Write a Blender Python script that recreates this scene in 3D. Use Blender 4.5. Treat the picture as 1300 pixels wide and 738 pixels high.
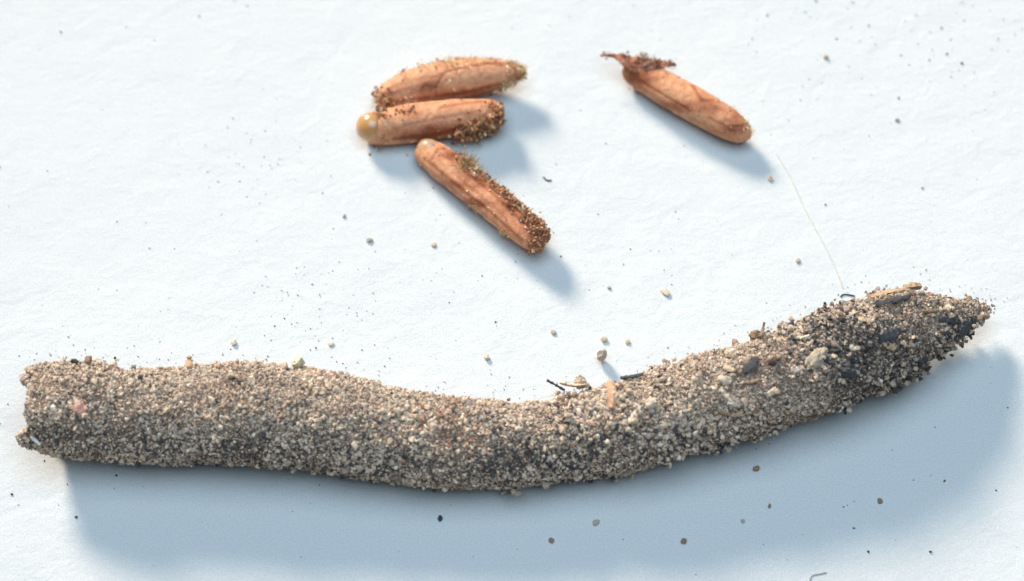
import bpy, math, random
import numpy as np
from mathutils import Vector, Matrix

random.seed(7)
rng = np.random.default_rng(7)
SC = bpy.context.scene
for o in list(bpy.data.objects):
    bpy.data.objects.remove(o)
COL = SC.collection

# ------------------------------------------------------------------ camera
TILT = math.radians(30)
LENS, SENSOR = 85.0, 36.0
DIST = 13.0 * LENS / SENSOR                      # 13 units across the frame at the paper
cam_d = bpy.data.cameras.new('camera')
cam = bpy.data.objects.new('camera', cam_d)
COL.objects.link(cam)
cam.location = (0, -DIST * math.sin(TILT), DIST * math.cos(TILT))
cam.rotation_euler = (TILT, 0, 0)
cam_d.lens, cam_d.sensor_width = LENS, SENSOR
cam_d.clip_start, cam_d.clip_end = 0.5, 500
cam_d.dof.use_dof = True
cam_d.dof.focus_distance = DIST - 0.95
cam_d.dof.aperture_fstop = 0.17
SC.camera = cam

# ------------------------------------------------------------------ light
KEY_DIR = Vector((-0.86, 1.32, 0.92)).normalized()   # towards the lamp
world = bpy.data.worlds.new('World'); SC.world = world
world.use_nodes = True
bg = world.node_tree.nodes['Background']
bg.inputs['Color'].default_value = (0.58, 0.80, 1.0, 1)
bg.inputs['Strength'].default_value = 0.055

kd = bpy.data.lights.new('key_lamp', 'SPOT')
kd.energy = 3080000
kd.color = (1.0, 0.845, 0.68)
kd.shadow_soft_size = 25
kd.spot_size = math.radians(20)
kd.spot_blend = 1.0
key = bpy.data.objects.new('key_lamp', kd); COL.objects.link(key)
AIM = Vector((3.5, -3.0, 0))
key.location = AIM + KEY_DIR * 130
key.rotation_euler = (-KEY_DIR).to_track_quat('-Z', 'Y').to_euler()

fd = bpy.data.lights.new('fill_lamp', 'AREA')
fd.shape = 'DISK'; fd.size = 64
fd.energy = 46000
fd.color = (0.65, 0.83, 0.985)
fill = bpy.data.objects.new('fill_lamp', fd); COL.objects.link(fill)
fill.location = (2, -5, 62)
fill.rotation_euler = (Vector((-2, 5, -62))).to_track_quat('-Z', 'Y').to_euler()

SC.view_settings.view_transform = 'Standard'
SC.view_settings.look = 'None'
SC.view_settings.exposure = 0.0
SC.view_settings.gamma = 1.0
SC.view_settings.use_curve_mapping = False
SC.render.engine = 'CYCLES'
SC.cycles.max_bounces = 8
SC.cycles.use_denoising = True

# ------------------------------------------------------------------ helpers
CAMP = np.array(cam.location)
FWD = np.array((0, math.sin(TILT), -math.cos(TILT)))
UPV = np.array((0, math.cos(TILT), math.sin(TILT)))
PXK = SENSOR / LENS / 1300.0

def at(px, py, z=0.0):
    """photo pixel + height above the paper -> point"""
    d = FWD + np.array((1, 0, 0)) * (px - 650) * PXK - UPV * (py - 369) * PXK
    t = (z - CAMP[2]) / d[2]
    return CAMP + d * t

def upx(p):
    """size of one photo pixel at a point"""
    return float(np.dot(np.asarray(p) - CAMP, FWD)) * PXK

def to_px(P):
    q = P - CAMP
    w = q @ FWD
    return np.stack([650 + q[:, 0] / w / PXK, 369 - (q @ UPV) / w / PXK], 1)

def _hash(i, j, k, seed):
    h = (i * 374761393 + j * 668265263 + k * 2147483647 + seed * 974711) & 0xFFFFFFFF
    h = ((h ^ (h >> 13)) * 1274126177) & 0xFFFFFFFF
    h = (h ^ (h >> 16)) & 0xFFFFFFFF
    return h.astype(np.float64) / 0xFFFFFFFF

def vnoise(P, scale, seed=0):
    """value noise in -1..1"""
    q = P * scale
    f = np.floor(q); u = q - f
    u = u * u * (3 - 2 * u)
    i = f.astype(np.int64)
    r = 0
    for a in (0, 1):
        for b in (0, 1):
            for c in (0, 1):
                w = (u[:, 0] if a else 1 - u[:, 0]) * (u[:, 1] if b else 1 - u[:, 1]) * (u[:, 2] if c else 1 - u[:, 2])
                r = r + w * _hash(i[:, 0] + a, i[:, 1] + b, i[:, 2] + c, seed)
    return r * 2 - 1

def fbm(P, scale, oct=3, seed=0):
    r, a = 0, 1.0
    for k in range(oct):
        r = r + a * vnoise(P, scale * 2 ** k, seed + k * 17); a *= 0.5
    return r

def make_mesh(name, V, F, smooth=False, mat=None, col=None, attr=None):
    """V (n,3), F (m,3 or 4) arrays"""
    me = bpy.data.meshes.new(name)
    V = np.asarray(V, dtype=np.float32); F = np.asarray(F, dtype=np.int32)
    n, m, k = len(V), len(F), F.shape[1]
    me.vertices.add(n); me.vertices.foreach_set('co', V.ravel())
    me.loops.add(m * k); me.loops.foreach_set('vertex_index', F.ravel())
    me.polygons.add(m)
    me.polygons.foreach_set('loop_start', np.arange(0, m * k, k, dtype=np.int32))
    me.polygons.foreach_set('loop_total', np.full(m, k, dtype=np.int32))
    me.polygons.foreach_set('use_smooth', np.full(m, smooth, dtype=bool))
    me.update(calc_edges=True)
    if col is not None:
        a = me.color_attributes.new('tint', 'FLOAT_COLOR', 'POINT')
        c = np.ones((n, 4), dtype=np.float32); c[:, :3] = col
        a.data.foreach_set('color', c.ravel())
    if attr:
        for key_, v in attr.items():
            a = me.attributes.new(key_, 'FLOAT', 'POINT')
            a.data.foreach_set('value', np.asarray(v, dtype=np.float32))
    if mat: me.materials.append(mat)
    return me

def link(name, me, parent=None, loc=None):
    """link a mesh whose vertices are in world space; the origin moves to loc"""
    o = bpy.data.objects.new(name, me)
    COL.objects.link(o)
    off = np.zeros(3) if loc is None else np.asarray(loc, dtype=float)
    if loc is not None and me is not None:
        me.transform(Matrix.Translation(-Vector(off)))
    if parent is not None:
        o.parent = parent
        o.location = Vector(off) - WORLD_AT[parent.name]
    else:
        o.location = Vector(off)
    WORLD_AT[o.name] = Vector(off)
    return o
WORLD_AT = {}

def tag(o, label=None, cat=None, group=None, kind=None):
    if label: o['label'] = label
    if cat: o['category'] = cat
    if group: o['group'] = group
    if kind: o['kind'] = kind
    return o

# --- rock-like grain shapes: jittered icosahedra
PHI = (1 + 5 ** .5) / 2
ICO_V = np.array([(-1, PHI, 0), (1, PHI, 0), (-1, -PHI, 0), (1, -PHI, 0), (0, -1, PHI), (0, 1, PHI), (0, -1, -PHI), (0, 1, -PHI),
                  (PHI, 0, -1), (PHI, 0, 1), (-PHI, 0, -1), (-PHI, 0, 1)]) / math.sqrt(1 + PHI * PHI)
ICO_F = np.array([(0, 11, 5), (0, 5, 1), (0, 1, 7), (0, 7, 10), (0, 10, 11), (1, 5, 9), (5, 11, 4), (11, 10, 2), (10, 7, 6), (7, 1, 8),
                  (3, 9, 4), (3, 4, 2), (3, 2, 6), (3, 6, 8), (3, 8, 9), (4, 9, 5), (2, 4, 11), (6, 2, 10), (8, 6, 7), (9, 8, 1)])

def subdiv(V, F):
    V = list(map(tuple, V)); cache = {}; out = []
    def mid(a, b):
        k = (min(a, b), max(a, b))
        if k not in cache:
            m = (np.array(V[a]) + np.array(V[b])) / 2; m = m / np.linalg.norm(m)
            V.append(tuple(m)); cache[k] = len(V) - 1
        return cache[k]
    for a, b, c in F:
        x, y, z = mid(a, b), mid(b, c), mid(c, a)
        out += [(a, x, z), (b, y, x), (c, z, y), (x, y, z)]
    return np.array(V), np.array(out)

def rand_rot(n):
    q = rng.normal(size=(n, 4)); q /= np.linalg.norm(q, axis=1)[:, None]
    w, x, y, z = q.T
    return np.stack([1 - 2 * (y * y + z * z), 2 * (x * y - z * w), 2 * (x * z + y * w),
                     2 * (x * y + z * w), 1 - 2 * (x * x + z * z), 2 * (y * z - x * w),
                     2 * (x * z - y * w), 2 * (y * z + x * w), 1 - 2 * (x * x + y * y)], 1).reshape(n, 3, 3)

def grains(P, R, C, stretch=0.35, jit=0.22):
    """many grains joined: centres P, radii R, colours C -> V, F, vertex colours"""
    n = len(P)
    v = np.repeat(ICO_V[None], n, 0) * (1 + rng.uniform(-jit, jit, (n, 12, 1)))
    v = v + rng.normal(0, jit * .35, (n, 12, 3))
    v = v * (1 + rng.uniform(-stretch, stretch, (n, 1, 3)))
    v = np.einsum('nij,nkj->nki', rand_rot(n), v) * R[:, None, None] + P[:, None, :]
    f = ICO_F[None] + (np.arange(n) * 12)[:, None, None]
    c = np.repeat(C[:, None, :], 12, 1)
    return v.reshape(-1, 3), f.reshape(-1, 3), c.reshape(-1, 3)

def catmull(pts, n):
    pts = np.asarray(pts, dtype=float)
    p = np.vstack([2 * pts[0] - pts[1], pts, 2 * pts[-1] - pts[-2]])
    # parameter by chord length of the first three columns
    L = np.concatenate([[0], np.cumsum(np.linalg.norm(np.diff(pts[:, :3], axis=0), axis=1))])
    t = np.linspace(0, L[-1], n)
    i = np.clip(np.searchsorted(L, t, side='right') - 1, 0, len(pts) - 2)
    u = ((t - L[i]) / (L[i + 1] - L[i]))[:, None]
    a, b, c, d = p[i], p[i + 1], p[i + 2], p[i + 3]
    return 0.5 * ((2 * b) + (-a + c) * u + (2 * a - 5 * b + 4 * c - d) * u * u + (-a + 3 * b - 3 * c + d) * u ** 3)

class Sweep:
    """spine through photo points (px, py, half width px, height of axis)"""
    def __init__(self, pts, n):
        q = []
        for px, py, hw, z in pts:
            p = at(px, py, z)
            q.append((*p, hw * upx(p)))
        s = catmull(q, n)
        self.c, self.r = s[:, :3], np.maximum(s[:, 3], 1e-4)
        t = np.gradient(self.c, axis=0); t /= np.linalg.norm(t, axis=1)[:, None]
        side = np.cross(t, (0, 0, 1)); side /= np.linalg.norm(side, axis=1)[:, None]
        self.t, self.side, self.up = t, side, np.cross(side, t)
        self.n = n
    def frame(self, i):
        """interpolated frame at fractional index"""
        i = np.clip(i, 0, self.n - 1.001); k = i.astype(int); u = (i - k)
        g = lambda A: A[k] * (1 - u)[:, None] + A[k + 1] * u[:, None]
        return g(self.c), self.r[k] * (1 - u) + self.r[k + 1] * u, g(self.t), g(self.side), g(self.up)
    def mesh(self, m, close=True):
        th = np.linspace(0, 2 * math.pi, m, endpoint=False)
        V = self.c[:, None] + self.r[:, None, None] * (np.cos(th)[None, :, None] * self.side[:, None] + np.sin(th)[None, :, None] * self.up[:, None])
        V = V.reshape(-1, 3)
        N = (np.cos(th)[None, :, None] * self.side[:, None] + np.sin(th)[None, :, None] * self.up[:, None]).reshape(-1, 3)
        i, j = np.meshgrid(np.arange(self.n - 1), np.arange(m), indexing='ij')
        a = i * m + j; b = i * m + (j + 1) % m
        F = np.stack([a, b, b + m, a + m], -1).reshape(-1, 4)
        return V, N, F

def polydist(P, line):
    """distance in px of points to a polyline"""
    d = np.full(len(P), 1e9)
    line = np.asarray(line, float)
    for a, b in zip(line[:-1], line[1:]):
        ab = b - a
        u = np.clip(((P - a) @ ab) / (ab @ ab), 0, 1)
        d = np.minimum(d, np.linalg.norm(P - (a + u[:, None] * ab), axis=1))
    return d

# ------------------------------------------------------------------ materials
def mat(name):
    m = bpy.data.materials.new(name); m.use_nodes = True
    nt = m.node_tree
    return m, nt, nt.nodes['Principled BSDF'], nt.nodes, nt.links

def node(nodes, kind, **kw):
    n = nodes.new(kind)
    for k, v in kw.items():
        if k in n.inputs: n.inputs[k].default_value = v
        else: setattr(n, k, v)
    return n

# paper: white, faint fibrous relief
M_PAPER, nt, b, N, L = mat('paper')
tc = node(N, 'ShaderNodeTexCoord')
mp = node(N, 'ShaderNodeMapping'); mp.inputs['Scale'].default_value = (1.0, 1.25, 1.0); mp.inputs['Rotation'].default_value = (0, 0, math.radians(-16))
L.new(tc.outputs['Object'], mp.inputs['Vector'])
n1 = node(N, 'ShaderNodeTexNoise', Scale=1.7, Detail=4.0, Roughness=0.55, Distortion=0.4)
n2 = node(N, 'ShaderNodeTexNoise', Scale=7.0, Detail=4.0, Roughness=0.6)
n3 = node(N, 'ShaderNodeTexNoise', Scale=38.0, Detail=3.0, Roughness=0.7)
for n in (n1, n2): L.new(mp.outputs['Vector'], n.inputs['Vector'])
L.new(tc.outputs['Object'], n3.inputs['Vector'])
def mul_add(N, L, a, k, c):
    m = node(N, 'ShaderNodeMath', operation='MULTIPLY_ADD')
    L.new(a, m.inputs[0]); m.inputs[1].default_value = k
    if c is None: m.inputs[2].default_value = 0
    else: L.new(c, m.inputs[2])
    return m.outputs[0]
n0 = node(N, 'ShaderNodeTexNoise', Scale=0.45, Detail=2.0, Roughness=0.5); L.new(mp.outputs['Vector'], n0.inputs['Vector'])
h = mul_add(N, L, n0.outputs['Fac'], 1.3, None)
h = mul_add(N, L, n1.outputs['Fac'], 1.0, h)
h = mul_add(N, L, n2.outputs['Fac'], 0.42, h)
h = mul_add(N, L, n3.outputs['Fac'], 0.24, h)
bp = node(N, 'ShaderNodeBump', Strength=1.0, Distance=0.025)
L.new(h, bp.inputs['Height']); L.new(bp.outputs['Normal'], b.inputs['Normal'])
n4 = node(N, 'ShaderNodeTexNoise', Scale=55.0, Detail=2.0, Roughness=0.8)
L.new(tc.outputs['Object'], n4.inputs['Vector'])
cr = node(N, 'ShaderNodeValToRGB')
cr.color_ramp.elements[0].position = 0.3; cr.color_ramp.elements[0].color = (0.485, 0.51, 0.518, 1)
cr.color_ramp.elements[1].position = 0.7; cr.color_ramp.elements[1].color = (0.655, 0.675, 0.682, 1)
L.new(n4.outputs['Fac'], cr.inputs['Fac']); L.new(cr.outputs['Color'], b.inputs['Base Color'])
b.inputs['Roughness'].default_value = 0.9
b.inputs['Specular IOR Level'].default_value = 0.2

def tint_mat(name, rough=0.75, spec=0.3, sss=0.0, bump=0.0, bscale=60, trans=0.0):
    """per-grain albedo from the 'tint' attribute"""
    m, nt, b, N, L = mat(name)
    a = node(N, 'ShaderNodeVertexColor', layer_name='tint')
    tc = node(N, 'ShaderNodeTexCoord')
    ns = node(N, 'ShaderNodeTexNoise', Scale=bscale, Detail=3.0, Roughness=0.7)
    L.new(tc.outputs['Object'], ns.inputs['Vector'])
    mr = node(N, 'ShaderNodeMapRange'); mr.inputs['To Min'].default_value = 0.65; mr.inputs['To Max'].default_value = 1.35
    L.new(ns.outputs['Fac'], mr.inputs['Value'])
    mx = node(N, 'ShaderNodeVectorMath', operation='SCALE')
    L.new(a.outputs['Color'], mx.inputs[0]); L.new(mr.outputs['Result'], mx.inputs['Scale'])
    L.new(mx.outputs['Vector'], b.inputs['Base Color'])
    if bump:
        bp = node(N, 'ShaderNodeBump', Strength=bump, Distance=0.01)
        L.new(ns.outputs['Fac'], bp.inputs['Height']); L.new(bp.outputs['Normal'], b.inputs['Normal'])
    b.inputs['Roughness'].default_value = rough
    b.inputs['Specular IOR Level'].default_value = spec
    b.inputs['Transmission Weight'].default_value = trans
    if sss:
        b.inputs['Subsurface Weight'].default_value = sss
        b.inputs['Subsurface Radius'].default_value = (0.06, 0.03, 0.015)
        b.inputs['Subsurface Scale'].default_value = 1.0
    return m
M_SAND = tint_mat('sand', rough=0.8, spec=0.2, bump=0.5)
M_CRUMB = tint_mat('dried_foam', rough=0.55, spec=0.45, bump=0.4)
M_PLANT = tint_mat('plant_matter', rough=0.7, spec=0.3, bump=0.6, bscale=40)
M_FUZZ = tint_mat('foam_fuzz', rough=0.25, spec=0.7, trans=0.08)

def plain(name, c, rough=0.7, spec=0.3, trans=0.0, noise=0.3, nscale=30):
    m, nt, b, N, L = mat(name)
    tc = node(N, 'ShaderNodeTexCoord')
    ns = node(N, 'ShaderNodeTexNoise', Scale=nscale, Detail=3.0, Roughness=0.65)
    L.new(tc.outputs['Object'], ns.inputs['Vector'])
    cr = node(N, 'ShaderNodeValToRGB')
    cr.color_ramp.elements[0].position = 0.3; cr.color_ramp.elements[0].color = (*[x * (1 - noise) for x in c], 1)
    cr.color_ramp.elements[1].position = 0.7; cr.color_ramp.elements[1].color = (*[min(1, x * (1 + noise)) for x in c], 1)
    L.new(ns.outputs['Fac'], cr.inputs['Fac']); L.new(cr.outputs['Color'], b.inputs['Base Color'])
    bp = node(N, 'ShaderNodeBump', Strength=0.5, Distance=0.01)
    L.new(ns.outputs['Fac'], bp.inputs['Height']); L.new(bp.outputs['Normal'], b.inputs['Normal'])
    b.inputs['Roughness'].default_value = rough; b.inputs['Specular IOR Level'].default_value = spec
    b.inputs['Transmission Weight'].default_value = trans
    return m
M_WALL = plain('earthen_wall', (0.19, 0.137, 0.105), 0.9, 0.1)
M_G = {
    'pale': plain('pale_sand', (0.60, 0.50, 0.39), 0.5, 0.4),
    'tan': plain('tan_sand', (0.50, 0.39, 0.285), 0.6, 0.3),
    'grey': plain('grey_sand', (0.40, 0.34, 0.285), 0.6, 0.3),
    'brown': plain('brown_sand', (0.28, 0.185, 0.12), 0.6, 0.3),
    'dark': plain('dark_sand', (0.04, 0.042, 0.05), 0.5, 0.4),
    'pink': plain('pink_sand', (0.62, 0.33, 0.26), 0.45, 0.4),
    'quartz': plain('quartz', (0.70, 0.64, 0.54), 0.3, 0.5, 0.2),
}
M_AMBER, nt, b, N, L = mat('amber_bead')
b.inputs['Base Color'].default_value = (0.66, 0.36, 0.14, 1); b.inputs['Transmission Weight'].default_value = 0.3
b.inputs['Roughness'].default_value = 0.34
b.inputs['Subsurface Weight'].default_value = 0.45
b.inputs['Subsurface Radius'].default_value = (0.14, 0.08, 0.03); b.inputs['Subsurface Scale'].default_value = 1.0
b.inputs['Coat Weight'].default_value = 1.0; b.inputs['Coat Roughness'].default_value = 0.2
M_CAP, nt, b, N, L = mat('amber_cap')
b.inputs['Base Color'].default_value = (0.58, 0.36, 0.22, 1)
b.inputs['Roughness'].default_value = 0.3
b.inputs['Subsurface Weight'].default_value = 0.5
b.inputs['Subsurface Radius'].default_value = (0.1, 0.05, 0.02); b.inputs['Subsurface Scale'].default_value = 1.0
b.inputs['Coat Weight'].default_value = 0.6; b.inputs['Coat Roughness'].default_value = 0.18
M_GLASS, nt, b, N, L = mat('clear_flake')
b.inputs['Base Color'].default_value = (0.9, 0.87, 0.82, 1); b.inputs['Roughness'].default_value = 0.055
b.inputs['Transmission Weight'].default_value = 0.6; b.inputs['Specular IOR Level'].default_value = 0.9

# egg skin: tan bloom over red-brown, stain attribute shows the skin through and carries painted crease shade
M_EGG, nt, b, N, L = mat('egg_skin')
tc = node(N, 'ShaderNodeTexCoord')
na = node(N, 'ShaderNodeTexNoise', Scale=11.0, Detail=6.0, Roughness=0.7, Distortion=0.3)
nb = node(N, 'ShaderNodeTexNoise', Scale=45.0, Detail=3.0, Roughness=0.7)
for n in (na, nb): L.new(tc.outputs['Object'], n.inputs['Vector'])
at_ = node(N, 'ShaderNodeAttribute', attribute_name='stain')
s1 = mul_add(N, L, na.outputs['Fac'], 0.9, at_.outputs['Fac'])
s1 = mul_add(N, L, nb.outputs['Fac'], 0.45, s1)
cr = node(N, 'ShaderNodeValToRGB')
e = cr.color_ramp.elements
e[0].position = 0.30; e[0].color = (0.64, 0.325, 0.178, 1)
e[1].position = 0.50; e[1].color = (0.47, 0.195, 0.10, 1)
x = e.new(0.78); x.color = (0.24, 0.070, 0.030, 1)
cr2 = node(N, 'ShaderNodeMapRange'); cr2.inputs['From Min'].default_value = 0.2; cr2.inputs['From Max'].default_value = 1.5
L.new(s1, cr2.inputs['Value']); L.new(cr2.outputs['Result'], cr.inputs['Fac']); L.new(cr.outputs['Color'], b.inputs['Base Color'])
bp = node(N, 'ShaderNodeBump', Strength=0.5, Distance=0.012)
L.new(s1, bp.inputs['Height']); L.new(bp.outputs['Normal'], b.inputs['Normal'])
b.inputs['Roughness'].default_value = 0.6; b.inputs['Specular IOR Level'].default_value = 0.28
b.inputs['Subsurface Weight'].default_value = 0.30
b.inputs['Subsurface Radius'].default_value = (0.14, 0.05, 0.02); b.inputs['Subsurface Scale'].default_value = 1.0

# ------------------------------------------------------------------ paper
S = 45.0
pv = np.array([(-S, -S, 0), (S, -S, 0), (S, S, 0), (-S, S, 0), (-S, -S, -.05), (S, -S, -.05), (S, S, -.05), (-S, S, -.05)])
pf = np.array([(0, 1, 2, 3), (7, 6, 5, 4), (0, 4, 5, 1), (1, 5, 6, 2), (2, 6, 7, 3), (3, 7, 4, 0)])
paper = link('paper_sheet', make_mesh('paper_sheet', pv, pf, mat=M_PAPER))
tag(paper, 'white faintly fibrous paper sheet under the sandy pod and the eggs', 'paper', kind='structure')

# ------------------------------------------------------------------ sandy egg pod
# (px, top y, bottom y) of the outline, and lift of the underside
OUT = [(54, 461, 577, .10), (74, 457, 581, .09), (110, 457, 586, .08), (126, 459, 587, .075), (138, 466, 587, .07), (170, 467, 589, .06), (230, 464, 591, .04), (300, 457, 593, .02),
       (360, 462, 597, 0), (420, 471, 604, 0), (480, 485, 612, 0), (540, 496, 619, 0), (600, 503, 622, 0), (650, 508, 621, .01), (700, 506, 615, .02),
       (750, 494, 609, .03), (800, 480, 602, .05), (850, 464, 587, .07), (900, 447, 573, .09), (950, 431, 560, .10), (1000, 413, 545, .11),
       (1050, 394, 527, .12), (1100, 376, 505, .13), (1150, 365, 478, .15), (1200, 370, 446, .20), (1235, 378, 418, .26), (1256, 386, 400, .30)]
ctr = np.array([(p[0], (p[1] + p[2]) / 2) for p in OUT]); 
tg = np.gradient(ctr, axis=0); cosang = tg[:, 0] / np.linalg.norm(tg, axis=1)
spine = []
for (px, yt, yb, lift), c, ca in zip(OUT, ctr, cosang):
    hw = (yb - yt) / 2 * ca - 2.5                   # leave room for the grains
    spine.append((c[0], c[1], max(hw - 2.0, 4), max(hw, 4) * .0098 + lift))
POD = Sweep(spine, 240)

def pod_radius(P, N_, r):
    far = np.clip((P[:, 0] - 1.5) / 2.5, 0, 1)
    return r * (1 + 0.035 * fbm(P, 1.6, 2, 3)) + 0.030 * fbm(P, 6.5, 3, 9) + .012 * vnoise(P, 17.0, 33) + .060 * far * fbm(P, 3.2, 3, 19) * np.minimum(1, r / .4)

V, NV, F = POD.mesh(96)
rr = np.repeat(POD.r, 96); cc = np.repeat(POD.c, 96, 0)
P0 = V.copy()
V = cc + NV * pod_radius(P0, NV, rr)[:, None]
# left end is an open mouth: an inner wall runs back inside
inner = []
m = 96
k_in = 26
ring0 = len(V)
th = np.linspace(0, 2 * math.pi, m, endpoint=False)
jag = 0.10 * np.array([math.sin(3 * t + 1) * .5 + math.sin(7 * t) * .35 + math.sin(13 * t + 2) * .3 for t in th])
V[:m] -= jag[:, None] * POD.t[0]
IN = [V[:m] * 1.0]
for i in range(0, k_in, 2):
    q = POD.c[i] + NV[i * m:(i + 1) * m] * (POD.r[i] * (0.80 if i else 0.86) * (1 - 0.3 * (i / k_in) ** 2))[None] if False else POD.c[i] + NV[i * m:(i + 1) * m] * POD.r[i] * (0.82 - 0.25 * (i / k_in) ** 2)
    if i == 0: q = q - jag[:, None] * POD.t[0]
    IN.append(q)
tail = POD.c[k_in][None]
Fi = []
Vall = [V]; base = 0; off = len(V)
prev = np.arange(m)
for q in IN[1:]:
    cur = np.arange(m) + off
    Fi.append(np.stack([prev, cur, np.roll(cur, -1), np.roll(prev, -1)], 1))
    Vall.append(q); off += m; prev = cur
Vall.append(tail)
Fc = np.stack([prev, np.full(m, off), np.full(m, off), np.roll(prev, -1)], 1)
cap_r = V[-m:].mean(0)[None]; Vall.append(cap_r)
last = np.arange((POD.n - 1) * m, POD.n * m)
V = np.vstack(Vall)
F = np.vstack([F] + Fi)
tri = np.vstack([np.stack([F[:, 0], F[:, 1], F[:, 2]], 1), np.stack([F[:, 0], F[:, 2], F[:, 3]], 1),
                 np.stack([prev, np.full(m, off), np.roll(prev, -1)], 1),
                 np.stack([last, np.roll(last, -1), np.full(m, off + 1)], 1)])
pod_root = bpy.data.objects.new('egg_pod', None); COL.objects.link(pod_root)
pod_base = at(600, 560, 0); pod_base[2] = 0
pod_root.location = pod_base; WORLD_AT['egg_pod'] = Vector(pod_base)
pod_root.empty_display_size = 0.3
tag(pod_root, 'long curved tube coated in sand grains lying across the white paper', 'egg pod')
link('tube_wall', make_mesh('tube_wall', V, tri, smooth=True, mat=M_WALL), pod_root, pod_base)

# --- the sand coat
PAL = {'pale': (0.72, 0.59, 0.465), 'tan': (0.57, 0.438, 0.328), 'grey': (0.44, 0.352, 0.287), 'brown': (0.31, 0.205, 0.147),
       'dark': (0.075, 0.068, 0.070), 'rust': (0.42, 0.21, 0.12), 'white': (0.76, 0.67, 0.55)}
KEYS = list(PAL)
PALA = np.array([PAL[k] for k in KEYS])

def pod_points(n, lo=0.0, hi=1.0):
    """points spread over the pod surface by area"""
    w = POD.r * 1.0
    cdf = np.cumsum(w); cdf /= cdf[-1]
    i = np.interp(rng.uniform(lo, hi, n), cdf, np.arange(POD.n))
    th = rng.uniform(0, 2 * math.pi, n)
    c, r, t, s, u = POD.frame(i)
    nrm = np.cos(th)[:, None] * s + np.sin(th)[:, None] * u
    P0 = c + nrm * r[:, None]
    return c + nrm * pod_radius(P0, nrm, r)[:, None], nrm, i / (POD.n - 1)

def blob(px, cx, cy, sx, sy):
    return np.exp(-((px[:, 0] - cx) / sx) ** 2 - ((px[:, 1] - cy) / sy) ** 2)

def pod_colours(P, s):
    n = len(P)
    px = to_px(P)
    w = np.tile(np.array([.14, .50, .22, .10, .025, .007, .008]), (n, 1))
    lump = fbm(P, 2.2, 3, 40)
    w[:, 3] *= np.exp(1.1 * lump); w[:, 4] *= np.exp(1.3 * lump); w[:, 0] *= np.exp(-.7 * lump)
    # brown soil stain in the middle, dark soil patches near the closed tip; underside shade painted in too
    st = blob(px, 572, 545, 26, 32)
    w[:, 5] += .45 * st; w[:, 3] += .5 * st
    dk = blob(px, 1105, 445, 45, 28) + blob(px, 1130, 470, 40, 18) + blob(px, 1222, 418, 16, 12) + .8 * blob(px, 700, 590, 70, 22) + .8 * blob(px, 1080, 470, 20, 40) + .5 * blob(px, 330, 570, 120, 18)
    dk = dk + .7 * blob(px, 1060, 430, 50, 30) + .7 * blob(px, 1170, 440, 40, 18) + .45 * blob(px, 860, 565, 110, 22) + .35 * blob(px, 520, 595, 110, 16) + .3 * blob(px, 150, 560, 110, 18)  # low blobs darken the grains for soil and underside shade
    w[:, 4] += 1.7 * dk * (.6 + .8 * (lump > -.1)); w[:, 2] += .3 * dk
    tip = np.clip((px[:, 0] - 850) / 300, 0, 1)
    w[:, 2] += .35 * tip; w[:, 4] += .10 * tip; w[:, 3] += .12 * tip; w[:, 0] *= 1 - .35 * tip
    w /= w.sum(1)[:, None]
    k = (rng.uniform(size=n)[:, None] > np.cumsum(w, 1)).sum(1).clip(0, len(KEYS) - 1)
    c = PALA[k] * rng.uniform(.90, 1.09, (n, 1)) * rng.uniform(.97, 1.03, (n, 3))
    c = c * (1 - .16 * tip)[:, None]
    return np.clip(c, .01, .85), k

NG = 124000
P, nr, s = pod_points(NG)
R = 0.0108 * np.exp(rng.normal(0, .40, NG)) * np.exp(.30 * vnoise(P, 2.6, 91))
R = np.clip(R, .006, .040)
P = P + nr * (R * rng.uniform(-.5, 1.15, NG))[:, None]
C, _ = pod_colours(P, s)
# crumbs heaped on the closed half: lumpy soil
P2, nr2, s2 = pod_points(8000, .5, 1)
keep = vnoise(P2, 4.5, 71) > .25
P2, nr2, s2 = P2[keep], nr2[keep], s2[keep]
R2 = rng.uniform(.012, .036, len(P2))
P2 = P2 + nr2 * (rng.uniform(0, .10, len(P2)))[:, None]
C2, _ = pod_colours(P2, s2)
# ragged rim of the mouth
nm = 1600
th_ = rng.uniform(0, 2 * math.pi, nm)
nn = np.cos(th_)[:, None] * POD.side[0] + np.sin(th_)[:, None] * POD.up[0]
out = rng.uniform(0, 1, nm) ** 1.5 * (.03 + .07 * np.clip(np.sin(3 * th_ + 1) + .6 * np.sin(8 * th_), 0, 2))
P3 = POD.c[0] + nn * (POD.r[0] * rng.uniform(.82, 1.03, nm))[:, None] - POD.t[0] * (out + np.interp(th_, th, jag, period=2 * math.pi))[:, None]
R3 = rng.uniform(.012, .030, nm)
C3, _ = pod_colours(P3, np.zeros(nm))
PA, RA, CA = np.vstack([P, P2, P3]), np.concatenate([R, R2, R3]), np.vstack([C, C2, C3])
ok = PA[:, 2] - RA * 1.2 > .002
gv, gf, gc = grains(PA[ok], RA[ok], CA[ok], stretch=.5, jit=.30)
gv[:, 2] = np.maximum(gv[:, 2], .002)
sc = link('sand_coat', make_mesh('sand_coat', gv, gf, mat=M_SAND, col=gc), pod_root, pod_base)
sc['kind'] = 'stuff'

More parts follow.
